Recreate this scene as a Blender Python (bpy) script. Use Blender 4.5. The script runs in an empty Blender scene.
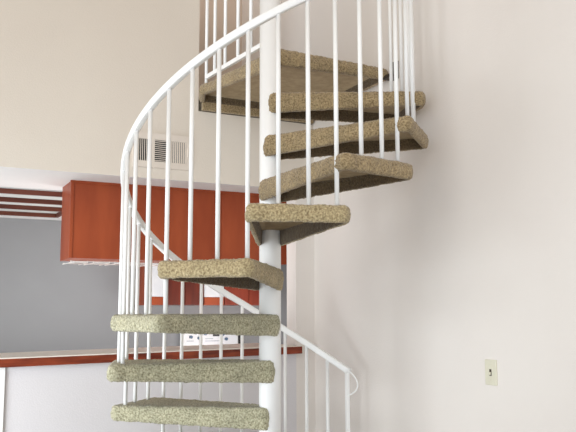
import bpy, bmesh, math, random
from mathutils import Vector, Matrix, noise
random.seed(7)
D = bpy.data
C = bpy.context.scene.collection
Z0 = 0.81                      # height of the pole-fit frame's zero above the floor
rad = math.radians

# ------------------------------------------------------------------ materials
def lin(r, g, b):
    f = lambda c: (c / 255) / 12.92 if c / 255 <= 0.04045 else (((c / 255) + 0.055) / 1.055) ** 2.4
    return (f(r), f(g), f(b), 1)

def mat(name, c1, c2=None, rough=0.6, scale=6.0, stretch=(1, 1, 1), detail=3.0, bump=0.0, bscale=80.0, metal=0.0, spec=0.4, lo=0.35, hi=0.65, emit=0.0):
    m = D.materials.new(name); m.use_nodes = True
    nt = m.node_tree; N = nt.nodes; L = nt.links
    b = N['Principled BSDF']
    b.inputs['Roughness'].default_value = rough
    b.inputs['Metallic'].default_value = metal
    b.inputs['Specular IOR Level'].default_value = spec
    tc = N.new('ShaderNodeTexCoord'); mp = N.new('ShaderNodeMapping')
    mp.inputs['Scale'].default_value = stretch
    L.new(tc.outputs['Object'], mp.inputs['Vector'])
    nz = N.new('ShaderNodeTexNoise'); nz.inputs['Scale'].default_value = scale; nz.inputs['Detail'].default_value = detail
    L.new(mp.outputs['Vector'], nz.inputs['Vector'])
    rp = N.new('ShaderNodeValToRGB')
    rp.color_ramp.elements[0].position = lo; rp.color_ramp.elements[0].color = c1
    rp.color_ramp.elements[1].position = hi; rp.color_ramp.elements[1].color = c2 or c1
    L.new(nz.outputs['Fac'], rp.inputs['Fac']); L.new(rp.outputs['Color'], b.inputs['Base Color'])
    if emit:
        L.new(rp.outputs['Color'], b.inputs['Emission Color']); b.inputs['Emission Strength'].default_value = emit
    if bump:
        n2 = N.new('ShaderNodeTexNoise'); n2.inputs['Scale'].default_value = bscale; n2.inputs['Detail'].default_value = 4
        L.new(mp.outputs['Vector'], n2.inputs['Vector'])
        bp = N.new('ShaderNodeBump'); bp.inputs['Strength'].default_value = bump; bp.inputs['Distance'].default_value = 0.01
        L.new(n2.outputs['Fac'], bp.inputs['Height']); L.new(bp.outputs['Normal'], b.inputs['Normal'])
    return m

def carpet_material(name, c1, c2):
    m = D.materials.new(name); m.use_nodes = True
    nt = m.node_tree; N = nt.nodes; L = nt.links; b = N['Principled BSDF']
    b.inputs['Roughness'].default_value = 0.95; b.inputs['Specular IOR Level'].default_value = 0.1
    b.inputs['Sheen Weight'].default_value = 0.25; b.inputs['Sheen Roughness'].default_value = 0.6
    tc = N.new('ShaderNodeTexCoord')
    n1 = N.new('ShaderNodeTexNoise'); n1.inputs['Scale'].default_value = 140; n1.inputs['Detail'].default_value = 4; n1.inputs['Roughness'].default_value = 0.4
    n2 = N.new('ShaderNodeTexNoise'); n2.inputs['Scale'].default_value = 9; n2.inputs['Detail'].default_value = 3
    L.new(tc.outputs['Object'], n1.inputs['Vector']); L.new(tc.outputs['Object'], n2.inputs['Vector'])
    r1 = N.new('ShaderNodeValToRGB')
    r1.color_ramp.elements[0].position = 0.28; r1.color_ramp.elements[0].color = lin(*c1)
    r1.color_ramp.elements[1].position = 0.74; r1.color_ramp.elements[1].color = lin(*c2)
    L.new(n1.outputs['Fac'], r1.inputs['Fac'])
    r2 = N.new('ShaderNodeValToRGB')
    r2.color_ramp.elements[0].position = 0.35; r2.color_ramp.elements[0].color = (0.80, 0.80, 0.78, 1)
    r2.color_ramp.elements[1].position = 0.65; r2.color_ramp.elements[1].color = (1.0, 0.99, 0.96, 1)
    L.new(n2.outputs['Fac'], r2.inputs['Fac'])
    mx = N.new('ShaderNodeMix'); mx.data_type = 'RGBA'; mx.blend_type = 'MULTIPLY'; mx.inputs['Factor'].default_value = 1
    L.new(r1.outputs['Color'], mx.inputs[6]); L.new(r2.outputs['Color'], mx.inputs[7])
    L.new(mx.outputs[2], b.inputs['Base Color'])
    bp = N.new('ShaderNodeBump'); bp.inputs['Strength'].default_value = 0.9; bp.inputs['Distance'].default_value = 0.006
    L.new(n1.outputs['Fac'], bp.inputs['Height']); L.new(bp.outputs['Normal'], b.inputs['Normal'])
    return m

M = dict(
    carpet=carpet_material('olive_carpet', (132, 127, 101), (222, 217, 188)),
    carpet_mid_warm_lit=carpet_material('olive_carpet_warm_lit', (134, 116, 84), (216, 198, 158)),  # same carpet, warm light painted into its tint
    carpet_high_warm_dim=carpet_material('olive_carpet_warm_dim', (116, 97, 68), (192, 170, 132)),  # same carpet, warm dim light high up painted into its tint
    rim_shade=carpet_material('carpet_painted_shade', (74, 60, 42), (118, 100, 74)),  # carpet with shade painted in, for the inner faces of the rims
    under=mat('tan_underside', lin(172, 154, 126), lin(156, 138, 112), 0.95, 30, spec=0.1),
    white=mat('white_enamel', lin(250, 250, 249), lin(246, 246, 245), 0.35, 3, spec=0.5),
    wall=mat('painted_wall', lin(235, 229, 223), lin(231, 224, 218), 0.9, 1.2, bump=0.12, bscale=160, spec=0.2),
    wall_warm=mat('painted_warm_wall', lin(225, 216, 204), lin(221, 211, 199), 0.9, 1.2, bump=0.12, bscale=160, spec=0.2),
    wall_low=mat('painted_half_wall', lin(222, 219, 221), lin(219, 215, 217), 0.9, 1.2, bump=0.12, bscale=160, spec=0.2),
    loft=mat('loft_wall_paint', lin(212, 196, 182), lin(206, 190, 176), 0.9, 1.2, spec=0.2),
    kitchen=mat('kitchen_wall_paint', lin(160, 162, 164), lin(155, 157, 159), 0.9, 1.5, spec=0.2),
    ceiling=mat('ceiling_paint', lin(236, 236, 236), lin(230, 230, 231), 0.9, 2, spec=0.2),
    ceiling_warm=mat('cream_ceiling_paint', lin(214, 190, 160), lin(208, 184, 154), 0.9, 2, spec=0.2),
    floor=mat('floor_carpet', lin(128, 120, 106), lin(146, 138, 124), 0.95, 120, spec=0.1, bump=0.4, bscale=200),
    wood=mat('cabinet_wood', lin(166, 78, 43), lin(146, 64, 34), 0.42, 2.5, (3, 3, 0.8), 4, spec=0.35),
    wood_dark=mat('dark_cabinet_wood', lin(120, 46, 26), lin(84, 30, 18), 0.45, 3.0, (6, 6, 0.7), 5),
    wood_red=mat('red_cabinet_wood', lin(140, 58, 36), lin(120, 46, 28), 0.45, 3.0, (5, 5, 0.7), 5),
    edge=mat('counter_edge_wood', lin(96, 34, 18), lin(146, 64, 34), 0.4, 7.0, (0.8, 6, 6), 5),
    slat=mat('slat_wood', lin(112, 60, 44), lin(84, 42, 32), 0.5, 4.0, (0.6, 5, 5), 4),
    laminate=mat('pale_laminate', lin(232, 226, 216), lin(224, 217, 206), 0.4, 20),
    diffuser=mat('light_diffuser', lin(206, 210, 208), lin(198, 203, 202), 0.6, 8),
    register=mat('register_enamel', lin(226, 216, 205), lin(221, 210, 199), 0.5, 8),
    dark=mat('painted_duct_shade', lin(30, 26, 24), lin(22, 20, 19), 0.9, 8),
    plate=mat('almond_plastic', lin(226, 222, 202), lin(220, 216, 196), 0.4, 20),
    appliance=mat('appliance_enamel', lin(226, 229, 232), lin(220, 224, 228), 0.3, 6, spec=0.5),
    blue=mat('blue_grey_plastic', lin(96, 124, 150), lin(70, 96, 124), 0.4, 30),
    black=mat('black_plastic', lin(22, 20, 20), lin(14, 13, 13), 0.35, 20),
    wire=mat('white_coated_wire', lin(232, 230, 226), lin(222, 220, 216), 0.4, 30),
    iron=mat('dark_iron', lin(70, 58, 48), lin(50, 42, 36), 0.6, 40),
)

# ------------------------------------------------------------------ helpers
def obj(name, bm, m, parent=None, smooth=False, loc=None, rotz=0.0):
    me = D.meshes.new(name)
    bmesh.ops.recalc_face_normals(bm, faces=bm.faces)
    bm.to_mesh(me); bm.free()
    me.materials.append(m)
    if smooth:
        for p in me.polygons: p.use_smooth = True
    o = D.objects.new(name, me); C.objects.link(o)
    if parent: o.parent = parent
    if loc is not None: o.location = loc
    o.rotation_euler = (0, 0, rotz)
    return o

def thing(name, label, cat, loc=(0, 0, 0), rotz=0.0, group=None):
    o = D.objects.new(name, None); C.objects.link(o)
    o.empty_display_size = 0.1
    o.location = loc; o.rotation_euler = (0, 0, rotz)
    o['label'] = label; o['category'] = cat
    if group: o['group'] = group
    return o

def struct(name, bm, m, label, cat):
    o = obj(name, bm, m); o['kind'] = 'structure'; o['label'] = label; o['category'] = cat
    return o

def box(bm, x0, x1, y0, y1, z0, z1, bev=0.0):
    g = bmesh.ops.create_cube(bm, size=1.0)
    vs = g['verts']
    for v in vs:
        v.co = Vector((x0 + (v.co.x + .5) * (x1 - x0), y0 + (v.co.y + .5) * (y1 - y0), z0 + (v.co.z + .5) * (z1 - z0)))
    if bev:
        es = list({e for v in vs for e in v.link_edges})
        bmesh.ops.bevel(bm, geom=es, offset=bev, segments=2, profile=0.6, affect='EDGES')

def bx(x0, x1, y0, y1, z0, z1, bev=0.0):
    bm = bmesh.new(); box(bm, x0, x1, y0, y1, z0, z1, bev); return bm

def cyl(bm, p, q, r, n=14, cap=True):
    p = Vector(p); q = Vector(q); d = (q - p).normalized()
    a = d.orthogonal().normalized(); b = d.cross(a)
    r0, r1 = [], []
    for i in range(n):
        t = 2 * math.pi * i / n; w = (a * math.cos(t) + b * math.sin(t)) * r
        r0.append(bm.verts.new(p + w)); r1.append(bm.verts.new(q + w))
    for i in range(n):
        bm.faces.new((r0[i], r0[(i + 1) % n], r1[(i + 1) % n], r1[i]))
    if cap:
        bm.faces.new(r0); bm.faces.new(r1)

def tube(bm, pts, r, n=8):
    pts = [Vector(p) for p in pts]; prev = None
    for i, p in enumerate(pts):
        d = (pts[min(i + 1, len(pts) - 1)] - pts[max(i - 1, 0)]).normalized()
        a = d.cross(Vector((0.3, 0.2, 0.93))).normalized(); b = d.cross(a)
        ring = [bm.verts.new(p + (a * math.cos(2 * math.pi * k / n) + b * math.sin(2 * math.pi * k / n)) * r) for k in range(n)]
        if prev:
            for k in range(n): bm.faces.new((prev[k], prev[(k + 1) % n], ring[(k + 1) % n], ring[k]))
        else: bm.faces.new(ring)
        prev = ring
    bm.faces.new(prev)

# a carpet-wrapped pan: puffy rim hanging round a recessed underside
def rounded_outline(corners, radii, step):
    out = []; n = len(corners)
    for i in range(n):
        p0 = Vector(corners[i - 1]); p = Vector(corners[i]); p1 = Vector(corners[(i + 1) % n])
        d0 = (p0 - p).normalized(); d1 = (p1 - p).normalized()
        ang = d0.angle(d1); r = radii[i]; t = r / math.tan(ang / 2)
        c = p + (d0 + d1).normalized() * (r / math.sin(ang / 2))
        a = p + d0 * t - c; b = p + d1 * t - c
        tot = a.angle_signed(b)
        k = max(4, int(abs(tot) * r / step))
        s = math.atan2(a.y, a.x)
        sweep = (math.atan2(b.y, b.x) - s + math.pi) % (2 * math.pi) - math.pi
        for j in range(k + 1):
            th = s + sweep * j / k
            out.append(c + Vector((math.cos(th), math.sin(th))) * r)
    res = []                                     # resample evenly
    n = len(out)
    for i in range(n):
        p, q = out[i], out[(i + 1) % n]
        k = max(1, int(round((q - p).length / step)))
        for j in range(k): res.append(p.lerp(q, j / k))
    return res

def carpet_pan(corners, radii, h, rim=0.03, recess=0.045, step=0.0065, seed=0.0, amp=1.0, hf=None):
    bm = bmesh.new()
    P = rounded_outline(corners, radii, step); n = len(P)
    area = sum(P[i].x * P[(i + 1) % n].y - P[(i + 1) % n].x * P[i].y for i in range(n))
    if area < 0: P.reverse()
    Nn = []
    for i in range(n):
        t = (P[(i + 1) % n] - P[i - 1]).normalized(); Nn.append(Vector((t.y, -t.x)))
    cen = sum(P, Vector((0, 0))) / n
    def off(d): return [P[i] - Nn[i] * d for i in range(n)]
    rings = []                                   # (points, z, roughness)
    top = off(0.022)
    for s in [0.04 + 0.96 * k / 30 for k in range(31)]:
        rings.append(([cen + (q - cen) * s for q in top], 0.0, 1.0))
    R1 = 0.020
    for k in range(1, 6):
        a = math.pi / 2 * k / 5
        rings.append((off(0.022 - R1 * math.sin(a) - 0.002), -R1 * (1 - math.cos(a)), 1.0))
    R2 = 0.013
    nz = max(3, int((h - R1 - R2) / step))
    for k in range(1, nz):
        t = k / nz
        rings.append((off(-0.003 * math.sin(math.pi * t)), -R1 - (h - R1 - R2) * t, 1.0))
    for k in range(0, 5):
        a = math.pi / 2 * k / 4
        rings.append((off(R2 * (1 - math.cos(a))), -h + R2 * (1 - math.sin(a)), 1.0))
    for d, z in ((rim - 0.004, -h), (rim, -h + 0.006), (rim + 0.001, -h + recess * 0.5), (rim + 0.003, -h + recess)):
        rings.append((off(d), z, 0.5))
    cap = off(rim + 0.003)
    for s in (0.75, 0.5, 0.25, 0.05):
        rings.append(([cen + (q - cen) * s for q in cap], -h + recess, 0.15))
    V = []
    for pts, z, rg in rings:
        row = []
        for q in pts:
            co = Vector((q.x, q.y, z if (hf is None or z >= 0) else z * hf(q.x, q.y) / h))
            row.append((bm.verts.new(co), rg))
        V.append(row)
    for i in range(len(V) - 1):
        for j in range(n):
            k = (j + 1) % n
            f = bm.faces.new((V[i][j][0], V[i][k][0], V[i + 1][k][0], V[i + 1][j][0]))
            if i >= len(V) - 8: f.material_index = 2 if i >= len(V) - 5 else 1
    bm.faces.new([v for v, _ in V[0]]); bm.faces.new([v for v, _ in V[-1]][::-1]).material_index = 2
    bm.normal_update()
    sv = Vector((seed, seed * 1.7, 0))
    mv = []
    for row in V[8:]:
        for v, rg in row:
            a = noise.noise((v.co + sv) * 110) * 0.0034 + noise.noise((v.co + sv) * 22) * 0.0030 + random.uniform(-1, 1) * 0.0016
            mv.append((v, v.normal * a * rg * amp))
    for v, d in mv: v.co += d
    return bm

# ------------------------------------------------------------------ the room
SX, SY = 0.697, 0.866          # right wall plane, kitchen wall plane
KC = 1.3188 + Z0               # kitchen ceiling
OPEN_X0, OPEN_X1 = -3.2, 0.575 # pass-through over the bar
CZ = 0.405 + Z0                # bar top
LZ = 1.820 + Z0                # landing top / loft floor
TOP = 4.3

bm = bmesh.new()
T = 0.12
box(bm, -3.2, -0.035, SY, SY + T, KC, TOP)              # above the bar, left of the loft doorway
box(bm, -0.035, SX, SY, SY + T, KC, LZ - 0.1)            # under the loft doorway
struct('wall_back', bm, M['wall_warm'], 'warm beige wall with the bar opening and the air vent', 'wall')
bm = bx(SX, SX + 0.12, -5.2, SY + T, 0, TOP); box(bm, SX, SX + 0.12, SY + T, SY + 2.2, KC + 0.1, TOP)
struct('wall_right', bm, M['wall'], 'pale pinkish white wall to the right of the staircase with the light switch', 'wall')
bm = bmesh.new()
box(bm, -1.96, OPEN_X1, SY, SY + T, 0, CZ - 0.053)
box(bm, -3.2, -1.96, SY, SY + T, 0, KC)        # half wall under the bar
struct('wall_pier', bx(OPEN_X1, SX, SY, SY + T, 0, KC), M['wall'], 'narrow pinkish wall between the bar opening and the room corner', 'wall')
struct('wall_bar', bm, M['wall_low'], 'pale half wall under the wooden edged bar', 'wall')
struct('floor', bx(-5.0, SX, -5.2, SY, -0.1, 0), M['floor'], 'beige carpeted floor under the staircase', 'floor')
struct('ceiling', bx(-5.0, SX + 0.12, -5.2, SY + 2.3, TOP, TOP + 0.1), M['ceiling_warm'], 'cream ceiling over the stairwell', 'ceiling')
struct('floor_kitchen', bx(-3.2, 2.0, SY + T, 3.2, -0.1, 0), M['floor'], 'kitchen floor behind the bar', 'floor')
struct('wall_kitchen', bx(-3.2, 2.0, 3.02, 3.12, 0, KC + 0.05), M['kitchen'], 'grey shaded kitchen wall behind the bar', 'wall')
struct('wall_kitchen_right', bx(1.9, 2.0, SY + T, 3.02, 0, KC), M['kitchen'], 'kitchen end wall behind the bar', 'wall')
struct('ceiling_kitchen', bx(-3.2, 2.0, SY + 0.0005, 3.02, KC - 0.0005, KC + 0.1), M['ceiling'], 'white kitchen ceiling above the hanging cabinets', 'ceiling')
struct('floor_loft', bx(-1.2, SX, SY + 0.02, SY + 2.1, LZ - 0.12, LZ - 0.01), M['floor'], 'carpeted loft floor behind the landing', 'floor')
struct('wall_loft', bx(-1.2, SX, SY + 1.1, SY + 1.2, LZ - 0.02, TOP), M['loft'], 'shaded pinkish wall seen through the loft doorway', 'wall')
# white panel standing in for a brightly lit wall return, far left
struct('trim_1', bx(-1.9, -1.001, SY - 0.012, SY, 0, CZ - 0.06, 0.003), M['white'], 'white panel painted for a lit wall return at the left end of the half wall under the bar', 'trim')

# ------------------------------------------------------------------ spiral staircase
R_END, WO_LOW, WO_UP, WI, RI, H = 0.688, 0.192, 0.208, 0.060, -0.014, 0.072
A1, DA = rad(133.24), rad(29.95)
Z1, RIS = 0.1916 + Z0, 0.2
RB, B0, ZR, RR = 0.6503, rad(-112.59), 1.7347 + Z0, 0.0639

st = thing('spiral_staircase', 'white metal spiral staircase with olive beige carpeted wedge treads climbing to a corner landing', 'staircase')
bm = bmesh.new(); cyl(bm, (0, 0, 0), (0, 0, 3.5), 0.0485, 40)
for v in bm.verts: pass
obj('pole', bm, M['white'], st, True)
bm = bmesh.new(); cyl(bm, (0, 0, 0), (0, 0, 0.012), 0.14, 40)
obj('base_plate', bm, M['white'], st)

corners = [(RI, -WI), (R_END, -WO_LOW), (R_END, WO_UP), (RI, WI)]
variants = []
tints = ['carpet'] * 3 + ['carpet_mid_warm_lit'] * 2 + ['carpet_high_warm_dim'] * 2  # tints carry the light's change with height, from low to high treads
for s in range(7):
    bmx = carpet_pan(corners, [0.028, 0.030, 0.030, 0.028], H, rim=0.026, recess=0.050, hf=lambda x, y: 0.095 - 0.030 * max(0, min(1, x / R_END)), seed=3.1 * s + 1, step=0.007)
    variants.append(bmx)
tread_mesh = []
for s, bmx in enumerate(variants):
    me = D.meshes.new('tread'); bmesh.ops.recalc_face_normals(bmx, faces=bmx.faces); bmx.to_mesh(me); bmx.free()
    me.materials.append(M[tints[s]]); me.materials.append(M['rim_shade']); me.materials.append(M['under'])
    for p in me.polygons: p.use_smooth = True
    tread_mesh.append(me)
for k in range(-3, 9):
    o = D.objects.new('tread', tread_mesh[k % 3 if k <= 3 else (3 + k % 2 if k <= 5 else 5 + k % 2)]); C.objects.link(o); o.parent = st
    o.location = (0, 0, Z1 + RIS * (k - 1)); o.rotation_euler = (0, 0, A1 + DA * (k - 1))

def rail_z(j):
    drop = 0.005 * max(0.0, min(4.0, -17 - j))
    return ZR + RR * j - drop
def ang(j): return B0 + DA / 3 * j
def rp(j, r=RB, dz=0.0): return Vector((r * math.cos(ang(j)), r * math.sin(ang(j)), rail_z(j) + dz))

for j in range(-24, 12):
    if j < -22: continue
    k = j // 3 + 5
    zt = Z1 + RIS * (k - 1)
    x, y = RB * math.cos(ang(j)), RB * math.sin(ang(j))
    bm = bmesh.new()
    if j == -22: box(bm, x - 0.009, x + 0.009, y - 0.009, y + 0.009, zt - 0.03, rail_z(j), 0.002)
    else: cyl(bm, (x, y, zt - 0.012), (x, y, rail_z(j)), 0.0088, 14)
    obj('newel_post' if j == -22 else 'baluster', bm, M['white'], st, j != -22)

# handrail: rounded flat bar swept along the helix
bm = bmesh.new()
prof = []
hw, hh, cr = 0.014, 0.0155, 0.006
for cx_, cz_, a0 in ((hw - cr, hh - cr, 0), (-hw + cr, hh - cr, 90), (-hw + cr, -hh + cr, 180), (hw - cr, -hh + cr, 270)):
    for t in (0, 30, 60, 90):
        prof.append((cx_ + cr * math.cos(rad(a0 + t)), cz_ + cr * math.sin(rad(a0 + t))))
prev = None; first = None
ns = 34 * 6
for i in range(ns + 1):
    j = -22.1 + 34.6 * i / ns
    c = rp(j); tn = (rp(j + 0.05) - rp(j - 0.05)).normalized()
    rd = Vector((math.cos(ang(j)), math.sin(ang(j)), 0)); up = rd.cross(tn).normalized()
    if up.z < 0: up = -up
    ring = [bm.verts.new(c + rd * a + up * b) for a, b in prof]
    if prev:
        for q in range(len(prof)): bm.faces.new((prev[q], prev[(q + 1) % len(prof)], ring[(q + 1) % len(prof)], ring[q]))
    else: bm.faces.new(ring)
    prev = ring
bm.faces.new(prev)
hr = obj('handrail', bm, M['white'], st, True)
# thin rod curling from the rail's lower end back to the newel
e = rp(-22.1); tg = (rp(-22.6) - rp(-22.1)); tg.z = 0; tg.normalize()
bm = bmesh.new()
ctrl = [(0.0, 0.0), (0.022, -0.014), (0.042, -0.036), (0.051, -0.062), (0.044, -0.088), (0.022, -0.106), (-0.002, -0.118)]
pts = []
for i in range(len(ctrl) - 1):
    p0, p1, p2, p3 = ctrl[max(i - 1, 0)], ctrl[i], ctrl[i + 1], ctrl[min(i + 2, len(ctrl) - 1)]
    for s in range(5):
        t = s / 5
        f = lambda a, b, c, d: 0.5 * (2 * b + (c - a) * t + (2 * a - 5 * b + 4 * c - d) * t * t + (3 * b - a - 3 * c + d) * t ** 3)
        u, w = f(p0[0], p1[0], p2[0], p3[0]), f(p0[1], p1[1], p2[1], p3[1])
        pts.append(e + tg * u + Vector((0, 0, w)))
pts.append(e + tg * ctrl[-1][0] + Vector((0, 0, ctrl[-1][1])))
tube(bm, pts, 0.0036)
obj('rail_end_loop', bm, M['white'], hr, True)

# landing: carpeted slab filling the room corner
lc = [(0.03, -0.024), (SX - 0.022, 0.016), (SX - 0.004, SY - 0.004), (-0.03, SY - 0.004), (-0.088, 0.70), (0.012, 0.08)]
bm = carpet_pan([(a, b) for a, b in lc], [0.02, 0.03, 0.02, 0.02, 0.03, 0.03], 0.076, rim=0.03, recess=0.056, hf=lambda x, y: 0.086 - 0.034 * min(1, math.hypot(x, y) / 0.75), step=0.009, seed=9)
lo_ = obj('landing', bm, M['carpet_high_warm_dim'], st, True, loc=(0, 0, LZ)); lo_.data.materials.append(M['rim_shade']); lo_.data.materials.append(M['under'])
bm = bx(-0.02, SX - 0.012, SY - 0.03, SY - 0.002, LZ - 0.097, LZ - 0.030, 0.006)
obj('carpet_edge', bm, M['carpet_high_warm_dim'], st)
# landing railing along its left edge: bottom rail, top rail, balusters
lr = bmesh.new()
a0, a1 = Vector((0.012, 0.04, LZ + 0.045)), Vector((-0.052, 0.70, LZ + 0.045))
def bar(bm, p, q, w, h):
    d = (q - p).normalized(); s = Vector((d.y, -d.x, 0)).normalized() * w / 2; u = Vector((0, 0, h / 2))
    vs = [bm.verts.new(c + m * s + n * u) for c in (p, q) for m, n in ((-1, -1), (1, -1), (1, 1), (-1, 1))]
    for f in ((0, 1, 2, 3), (7, 6, 5, 4), (0, 4, 5, 1), (1, 5, 6, 2), (2, 6, 7, 3), (3, 7, 4, 0)): bm.faces.new([vs[i] for i in f])
bar(lr, a0, a1, 0.016, 0.022)
lro = obj('landing_railing', lr, M['white'], st)
lr = bmesh.new(); bar(lr, a0 + Vector((0, 0, .8)), a1 + Vector((0, 0, .8)), 0.03, 0.028)
obj('top_rail', lr, M['white'], lro)
for t in (0.26, 0.46, 0.67, 0.85, 1.0):
    p = a0.lerp(a1, t)
    bm = bmesh.new(); cyl(bm, (p.x, p.y, LZ - 0.02 if t == 1 else p.z), (p.x, p.y, a0.z + 0.8), 0.0088, 14)
    obj('baluster', bm, M['white'], lro, True)
# dark angle bracket fixing the landing to the right wall
bm = bmesh.new()
box(bm, SX - 0.06, SX, -0.03, 0.03, LZ - 0.06, LZ - 0.045); box(bm, SX - 0.012, SX, -0.03, 0.03, LZ - 0.06, LZ + 0.03)
obj('wall_bracket', bm, M['iron'], st)

# ------------------------------------------------------------------ air vent on the wall
vx0, vx1, vz0, vz1 = -0.404, -0.080, 1.376 + Z0, 1.567 + Z0
v = thing('air_vent', 'almond metal air vent with three louver sections high on the beige wall', 'air vent', ((vx0 + vx1) / 2, SY, vz0))
ox, oz = (vx0 + vx1) / 2, vz0
def rel(b): 
    for q in b.verts: q.co -= Vector((ox, SY, oz))
    return b
secs = [(-0.378, -0.314), (-0.285, -0.214), (-0.194, -0.106)]
s0, s1 = 1.411 + Z0, 1.530 + Z0
bm = bmesh.new()
y0, y1 = SY - 0.012, SY
box(bm, vx0, vx1, y0, y1, vz0, s0, 0.002); box(bm, vx0, vx1, y0, y1, s1, vz1, 0.002)
xs = [vx0] + [q for s in secs for q in s] + [vx1]
for i in range(0, len(xs), 2): box(bm, xs[i], xs[i + 1], y0, y1, s0 - .001, s1 + .001)
obj('vent_frame', rel(bm), M['register'], v)
obj('duct_shade', rel(bx(vx0 + .01, vx1 - .01, SY - 0.002, SY - 0.0005, s0 - .005, s1 + .005)), M['dark'], v)  # dark sheet painted as the shade inside the duct
for i, (a, b) in enumerate(secs):
    bm = bmesh.new()
    if i == 1:
        n = 11
        for q in range(n):
            z = s0 + (q + .5) * (s1 - s0) / n
            box(bm, a, b, y0 + .002, y0 + .005, z - .0019, z + .0019)
    else:
        n = 6 if i == 0 else 8
        w = .0017 if i == 0 else .0038
        for q in range(n):
            x = a + (q + .5) * (b - a) / n
            box(bm, x - w, x + w, y0 + .002, y0 + .005, s0, s1)
    obj('louver', rel(bm), M['register'], v)
bm = bmesh.new(); box(bm, -0.100, -0.094, y0 - .008, y0 + .001, 1.45 + Z0, 1.50 + Z0, .001)
obj('damper_lever', rel(bm), M['register'], v)

# ------------------------------------------------------------------ bar counter
bc = thing('bar_counter', 'long bar counter with pale top and reddish brown wooden front edge on the half wall', 'counter', (-1.3, SY, CZ - 0.05))
def rb(b):
    for q in b.verts: q.co -= Vector((-1.3, SY, CZ - 0.05))
    return b
bm = bmesh.new(); box(bm, -1.95, OPEN_X1 - .003, SY - 0.03, SY + 0.45, CZ - 0.02, CZ - 0.0005); box(bm, OPEN_X1 - .0035, 0.59, SY - 0.03, SY - 0.002, CZ - 0.02, CZ - 0.0005)
obj('countertop', rb(bm), M['laminate'], bc)
obj('wooden_edge', rb(bx(-1.95, 0.592, SY - 0.045, SY - 0.03, CZ - 0.046, CZ - 0.004, 0.003)), M['edge'], bc)
obj('support_board', rb(bx(-0.998, 0.574, SY - 0.004, SY - 0.0006, CZ - 0.068, CZ - 0.0205)), M['wall_low'], bc)
obj('end_cap', rb(bx(0.592, 0.597, SY - 0.046, SY - 0.001, CZ - 0.046, CZ - 0.006)), M['laminate'], bc)
obj('edge_molding', rb(bx(-1.95, 0.596, SY - 0.047, SY - 0.03, CZ - 0.006, CZ, 0.001)), M['laminate'], bc)

bc.rotation_euler = (0, -0.016, 0); bc.location.z -= .021

# ------------------------------------------------------------------ cabinets hanging above the bar
CF = 1.108
labels = ['orange brown hanging cabinet with its left end panel showing beside the ceiling slats',
          'middle reddish wooden cabinet hanging over the bar behind the staircase balusters',
          'reddish wooden cabinet hanging over the bar directly behind the staircase pole']
cx = [-0.67, -0.235, 0.205, 0.646]
for i in range(3):
    a, b = cx[i], cx[i + 1]
    t = thing('hanging_cabinet', labels[i], 'cabinet', ((a + b) / 2, CF + .14, KC - .43), 0, 'wooden cabinets hanging over the bar')
    o = Vector(((a + b) / 2, CF + .14, KC - .43))
    def rc(m_):
        for q in m_.verts: q.co -= o
        return m_
    zb = KC - .425
    obj('cabinet_box', rc(bx(a + .0008, b - .0008, CF + .012, CF + .275, zb, KC, .001)), M['wood'], t)
    obj('back_panel', rc(bx(a + .001, b - .001, CF, CF + .0115, zb, KC - .004, .0015)), M['wood'], t)
    if i == 0:
        obj('corner_strip', rc(bx(a - .004, a + .014, CF - .004, CF + .014, zb, KC - .002, .002)), M['wood'], t)
    obj('top_molding', rc(bx(a - (.008 if i == 0 else -.001), b - .001, CF - .006, CF - .0002, KC - .014, KC, .002)), M['wood'], t)

# white wire stemware rack under them
t = thing('stemware_rack', 'white wire stemware rack hung under the wooden cabinets over the bar', 'rack', (-0.3, CF + .14, KC - .45))
o = Vector((-0.3, CF + .14, KC - .45))
bm = bmesh.new(); zr_ = KC - .447
for y in (CF + .03, CF + .24): cyl(bm, (-.66, y, zr_ + .0075), (.18, y, zr_ + .0075), .0022, 8)
for q in bm.verts: q.co -= o
rk = obj('rack_rail', bm, M['wire'], t)
for i in range(7):
    x0 = -.655 + .12 * i
    bm = bmesh.new()
    tube(bm, [(x0, CF + .27, zr_ + .004), (x0, CF + .03, zr_), (x0 + .004, CF + .012, zr_), (x0 + .014, CF + .004, zr_), (x0 + .075, CF + .004, zr_), (x0 + .085, CF + .012, zr_), (x0 + .089, CF + .03, zr_), (x0 + .089, CF + .27, zr_ + .004)], .0026, 7)
    for xx in (x0, x0 + .089):
        cyl(bm, (xx, CF + .03, zr_), (xx, CF + .03, zr_ + .011), .003, 7)
    for q in bm.verts: q.co -= o
    obj('wire_loop', bm, M['wire'], t)

# ------------------------------------------------------------------ slatted ceiling light in the kitchen
t = thing('ceiling_light', 'wood slatted light panel on the kitchen ceiling left of the hanging cabinets', 'ceiling light', (-1.6, 2.2, KC))
o = Vector((-1.6, 2.2, KC))
def rl(m_):
    for q in m_.verts: q.co -= o
    return m_
obj('diffuser', rl(bx(-2.9, -.50, 1.51, 2.59, KC - .007, KC - .001)), M['diffuser'], t)
for y in (1.515, 1.865, 2.20, 2.555):
    obj('slat', rl(bx(-2.9, -.50, y, y + .024, KC - .035, KC - .006, .002)), M['slat'], t)
obj('end_board', rl(bx(-.50, -.478, 1.515, 2.58, KC - .034, KC - .001, .002)), M['slat'], t)

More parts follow.
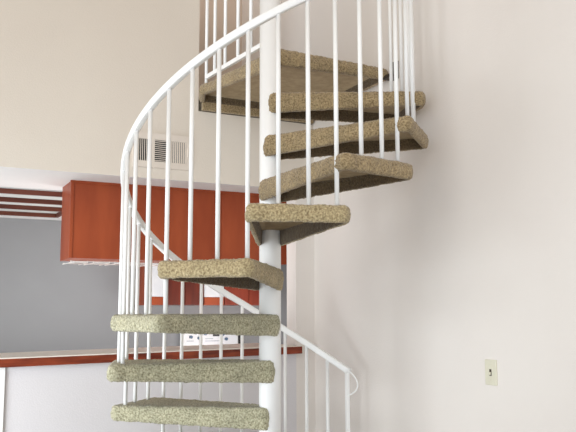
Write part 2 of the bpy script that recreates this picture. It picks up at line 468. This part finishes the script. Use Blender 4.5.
# ------------------------------------------------------------------ cabinets on the far kitchen wall
YF = 2.70; ZB = .6625 + Z0
def far_cabinet(a, b, label, kind):
    o = Vector(((a + b) / 2, YF + .16, ZB))
    t = thing('wall_cabinet', label, 'cabinet', o, 0, 'cabinets on the far kitchen wall')
    def rc(m_):
        for q in m_.verts: q.co -= o
        return m_
    a += .001; b -= .001
    if kind == 'open':
        bm = bmesh.new()
        box(bm, a, a + .016, YF + .02, 3.018, ZB, KC - .04); box(bm, b - .016, b, YF + .02, 3.018, ZB, KC - .04)
        box(bm, a + .016, b - .016, YF + .02, 3.018, ZB, ZB + .02); box(bm, a + .016, b - .016, YF + .02, 3.018, KC - .06, KC - .04)
        obj('cabinet_box', rc(bm), M['wood'], t)
        obj('bottom_rail', rc(bx(a, b, YF, YF + .02, ZB, ZB + .062, .002)), M['wood'], t)
        p = obj('white_panel', rc(bx(a, b, YF + .004, YF + .018, ZB + .063, KC - .04, .002)), M['appliance'], t)
    else:
        m_ = M['wood_dark'] if kind == 'dark' else M['wood_red']
        obj('cabinet_box', rc(bx(a, b, YF + .02, 3.018, ZB, KC - .04, .001)), m_, t)
        n = 2
        for i in range(n):
            w = (b - a) / n
            d = obj('door', rc(bx(a + w * i + .002, a + w * (i + 1) - .002, YF, YF + .0185, ZB + .002, KC - .045, .003)), m_, t)
far_cabinet(.248, .372, 'narrow far cabinet with white panel over a brown rail, left of dark doors', 'open')
far_cabinet(.376, .694, 'dark brown double door cabinet on far kitchen wall, between two white panels', 'dark')
far_cabinet(.696, .866, 'far cabinet with white panel over a brown rail, right of dark doors', 'open')
far_cabinet(.868, 1.30, 'red brown double door cabinet on far kitchen wall behind the handrail', 'red')

# ------------------------------------------------------------------ kitchen range
rx0, rx1 = .605, 1.095
o = Vector(((rx0 + rx1) / 2, 2.7, 0))
t = thing('kitchen_range', 'white kitchen range with blue control knobs and black clock behind the bar', 'range', o)
def rr_(m_):
    for q in m_.verts: q.co -= o
    return m_
obj('oven_body', rr_(bx(rx0, rx1 + .03, 2.42, 3.015, 0, .90, .006)), M['appliance'], t)
obj('oven_door', rr_(bx(rx0 + .02, rx1 + .01, 2.40, 2.419, .2, .78, .006)), M['appliance'], t)
bm = bmesh.new(); box(bm, rx0, rx1, 2.95, 3.015, .9005, .47 + Z0, .006)
bg = obj('backguard', rr_(bm), M['appliance'], t)
for x, z in ((.675, .405), (.715, .438), (.745, .395), (.80, .43), (.955, .425), (.985, .385), (1.03, .43)):
    bm = bmesh.new(); cyl(bm, (x, 2.932, z + Z0), (x, 2.951, z + Z0), .013, 16)
    box(bm, x - .003, x + .003, 2.925, 2.935, z + Z0 - .013, z + Z0 + .013)
    k = obj('knob', rr_(bm), M['blue'], bg)
obj('clock_display', rr_(bx(.868, .925, 2.945, 2.9505, .408 + Z0, .442 + Z0, .001)), M['black'], bg)
for x0, x1, z in ((.64, .70, .372), (.80, .93, .37), (.80, .87, .388)):
    obj('printed_line', rr_(bx(x0, x1, 2.947, 2.9505, z + Z0 - .0018, z + Z0 + .0018)), M['blue'], bg)
obj('side_trim', rr_(bx(rx1 + .001, rx1 + .03, 2.94, 3.015, .9005, .47 + Z0, .002)), M['black'], t)

# ------------------------------------------------------------------ light switch on the right wall
o = Vector((SX, -.637, .355 + Z0))
t = thing('light_switch', 'almond toggle light switch plate on the bare right wall', 'light switch', o)
bm = bx(-.006, 0, -.034, .034, -.051, .051, .0025); obj('switch_plate', bm, M['plate'], t)
bm = bx(-.0075, -.0055, -.0055, .0055, -.013, .013); sl = obj('toggle_slot', bm, M['iron'], t)
bm = bmesh.new(); box(bm, -.016, -.006, -.004, .004, -.009, .002, .001); obj('toggle', bm, M['plate'], t)
for z in (-.03, .03):
    bm = bmesh.new(); cyl(bm, (-.0075, 0, z), (-.0055, 0, z), .0028, 10); obj('screw', bm, M['plate'], t)

# ------------------------------------------------------------------ camera
cam = D.cameras.new('camera'); co = D.objects.new('camera', cam); C.objects.link(co)
cam.sensor_width = 36; cam.lens = 771.852 * 36 / 576; cam.clip_start = 0.05; cam.clip_end = 60
F_ = Vector((0.44449496, 0.88701842, 0.1249902)); R_ = Vector((0.89416272, -0.44773566, -0.00240851)); U_ = Vector((-0.05382617, -0.11283215, 0.99215505))
mw = Matrix((R_, U_, -F_)).transposed().to_4x4()
mw.translation = Vector((-1.47562192, -3.12506126, 0.59601878 + Z0))
co.matrix_world = mw
bpy.context.scene.camera = co

# ------------------------------------------------------------------ light
w = D.worlds.new('world'); bpy.context.scene.world = w; w.use_nodes = True
bgk = w.node_tree.nodes['Background']; bgk.inputs['Color'].default_value = (0.93, 0.965, 1.0, 1); bgk.inputs['Strength'].default_value = 0.4
def area(name, loc, target, sx, sy, power, col):
    l = D.lights.new(name, 'AREA'); l.shape = 'RECTANGLE'; l.size = sx; l.size_y = sy; l.energy = power; l.color = col
    o = D.objects.new(name, l); C.objects.link(o); o.location = loc
    o.rotation_euler = (Vector(target) - Vector(loc)).to_track_quat('-Z', 'Y').to_euler()
    return o
area('left_fill', (-2.1, 0.2, .85), (0.7, 0.1, 1.15), 0.9, 1.0, 23, (0.90, 0.96, 1.0))  # unseen fill lamp, added low at left to brighten the right wall
def sun(name, frm, strength, angle, col):
    l = D.lights.new(name, 'SUN'); l.energy = strength; l.angle = rad(angle); l.color = col
    o = D.objects.new(name, l); C.objects.link(o); o.location = (-3, -4, 2)
    o.rotation_euler = (-Vector(frm)).to_track_quat('-Z', 'Y').to_euler()
sun('front_daylight', (-0.72, -0.69, 0.02), 2.55, 60, (0.90, 0.955, 1.0))
area('warm_top_fill', (-1.6, -1.6, 4.1), (-1.2, -1.2, 0), 1.6, 1.6, 9, (1.0, 0.80, 0.58))  # unseen lamp added overhead to warm the upper walls
area('kitchen_fill', (-0.5, 1.9, .9), (-0.5, 1.9, 3), 1.5, .8, 17, (1.0, 0.95, 0.92))  # added up-light, hidden below the bar top, lifts the kitchen ceiling
area('range_fill', (1.0, 2.0, .33 + Z0), (.75, 3.02, .52 + Z0), .6, .3, 5.5, (1.0, 0.9, 0.86))  # added fill, hidden behind the bar, brightens the wall by the range
area('loft_fill', (0.2, SY + .6, TOP - .1), (0.3, SY + .8, 3), .8, .6, 4, (1.0, 0.93, 0.87))  # added fill, lifts the dark loft doorway
vs = bpy.context.scene.view_settings
vs.view_transform = 'Standard'; vs.look = 'None'; vs.exposure = 0.1
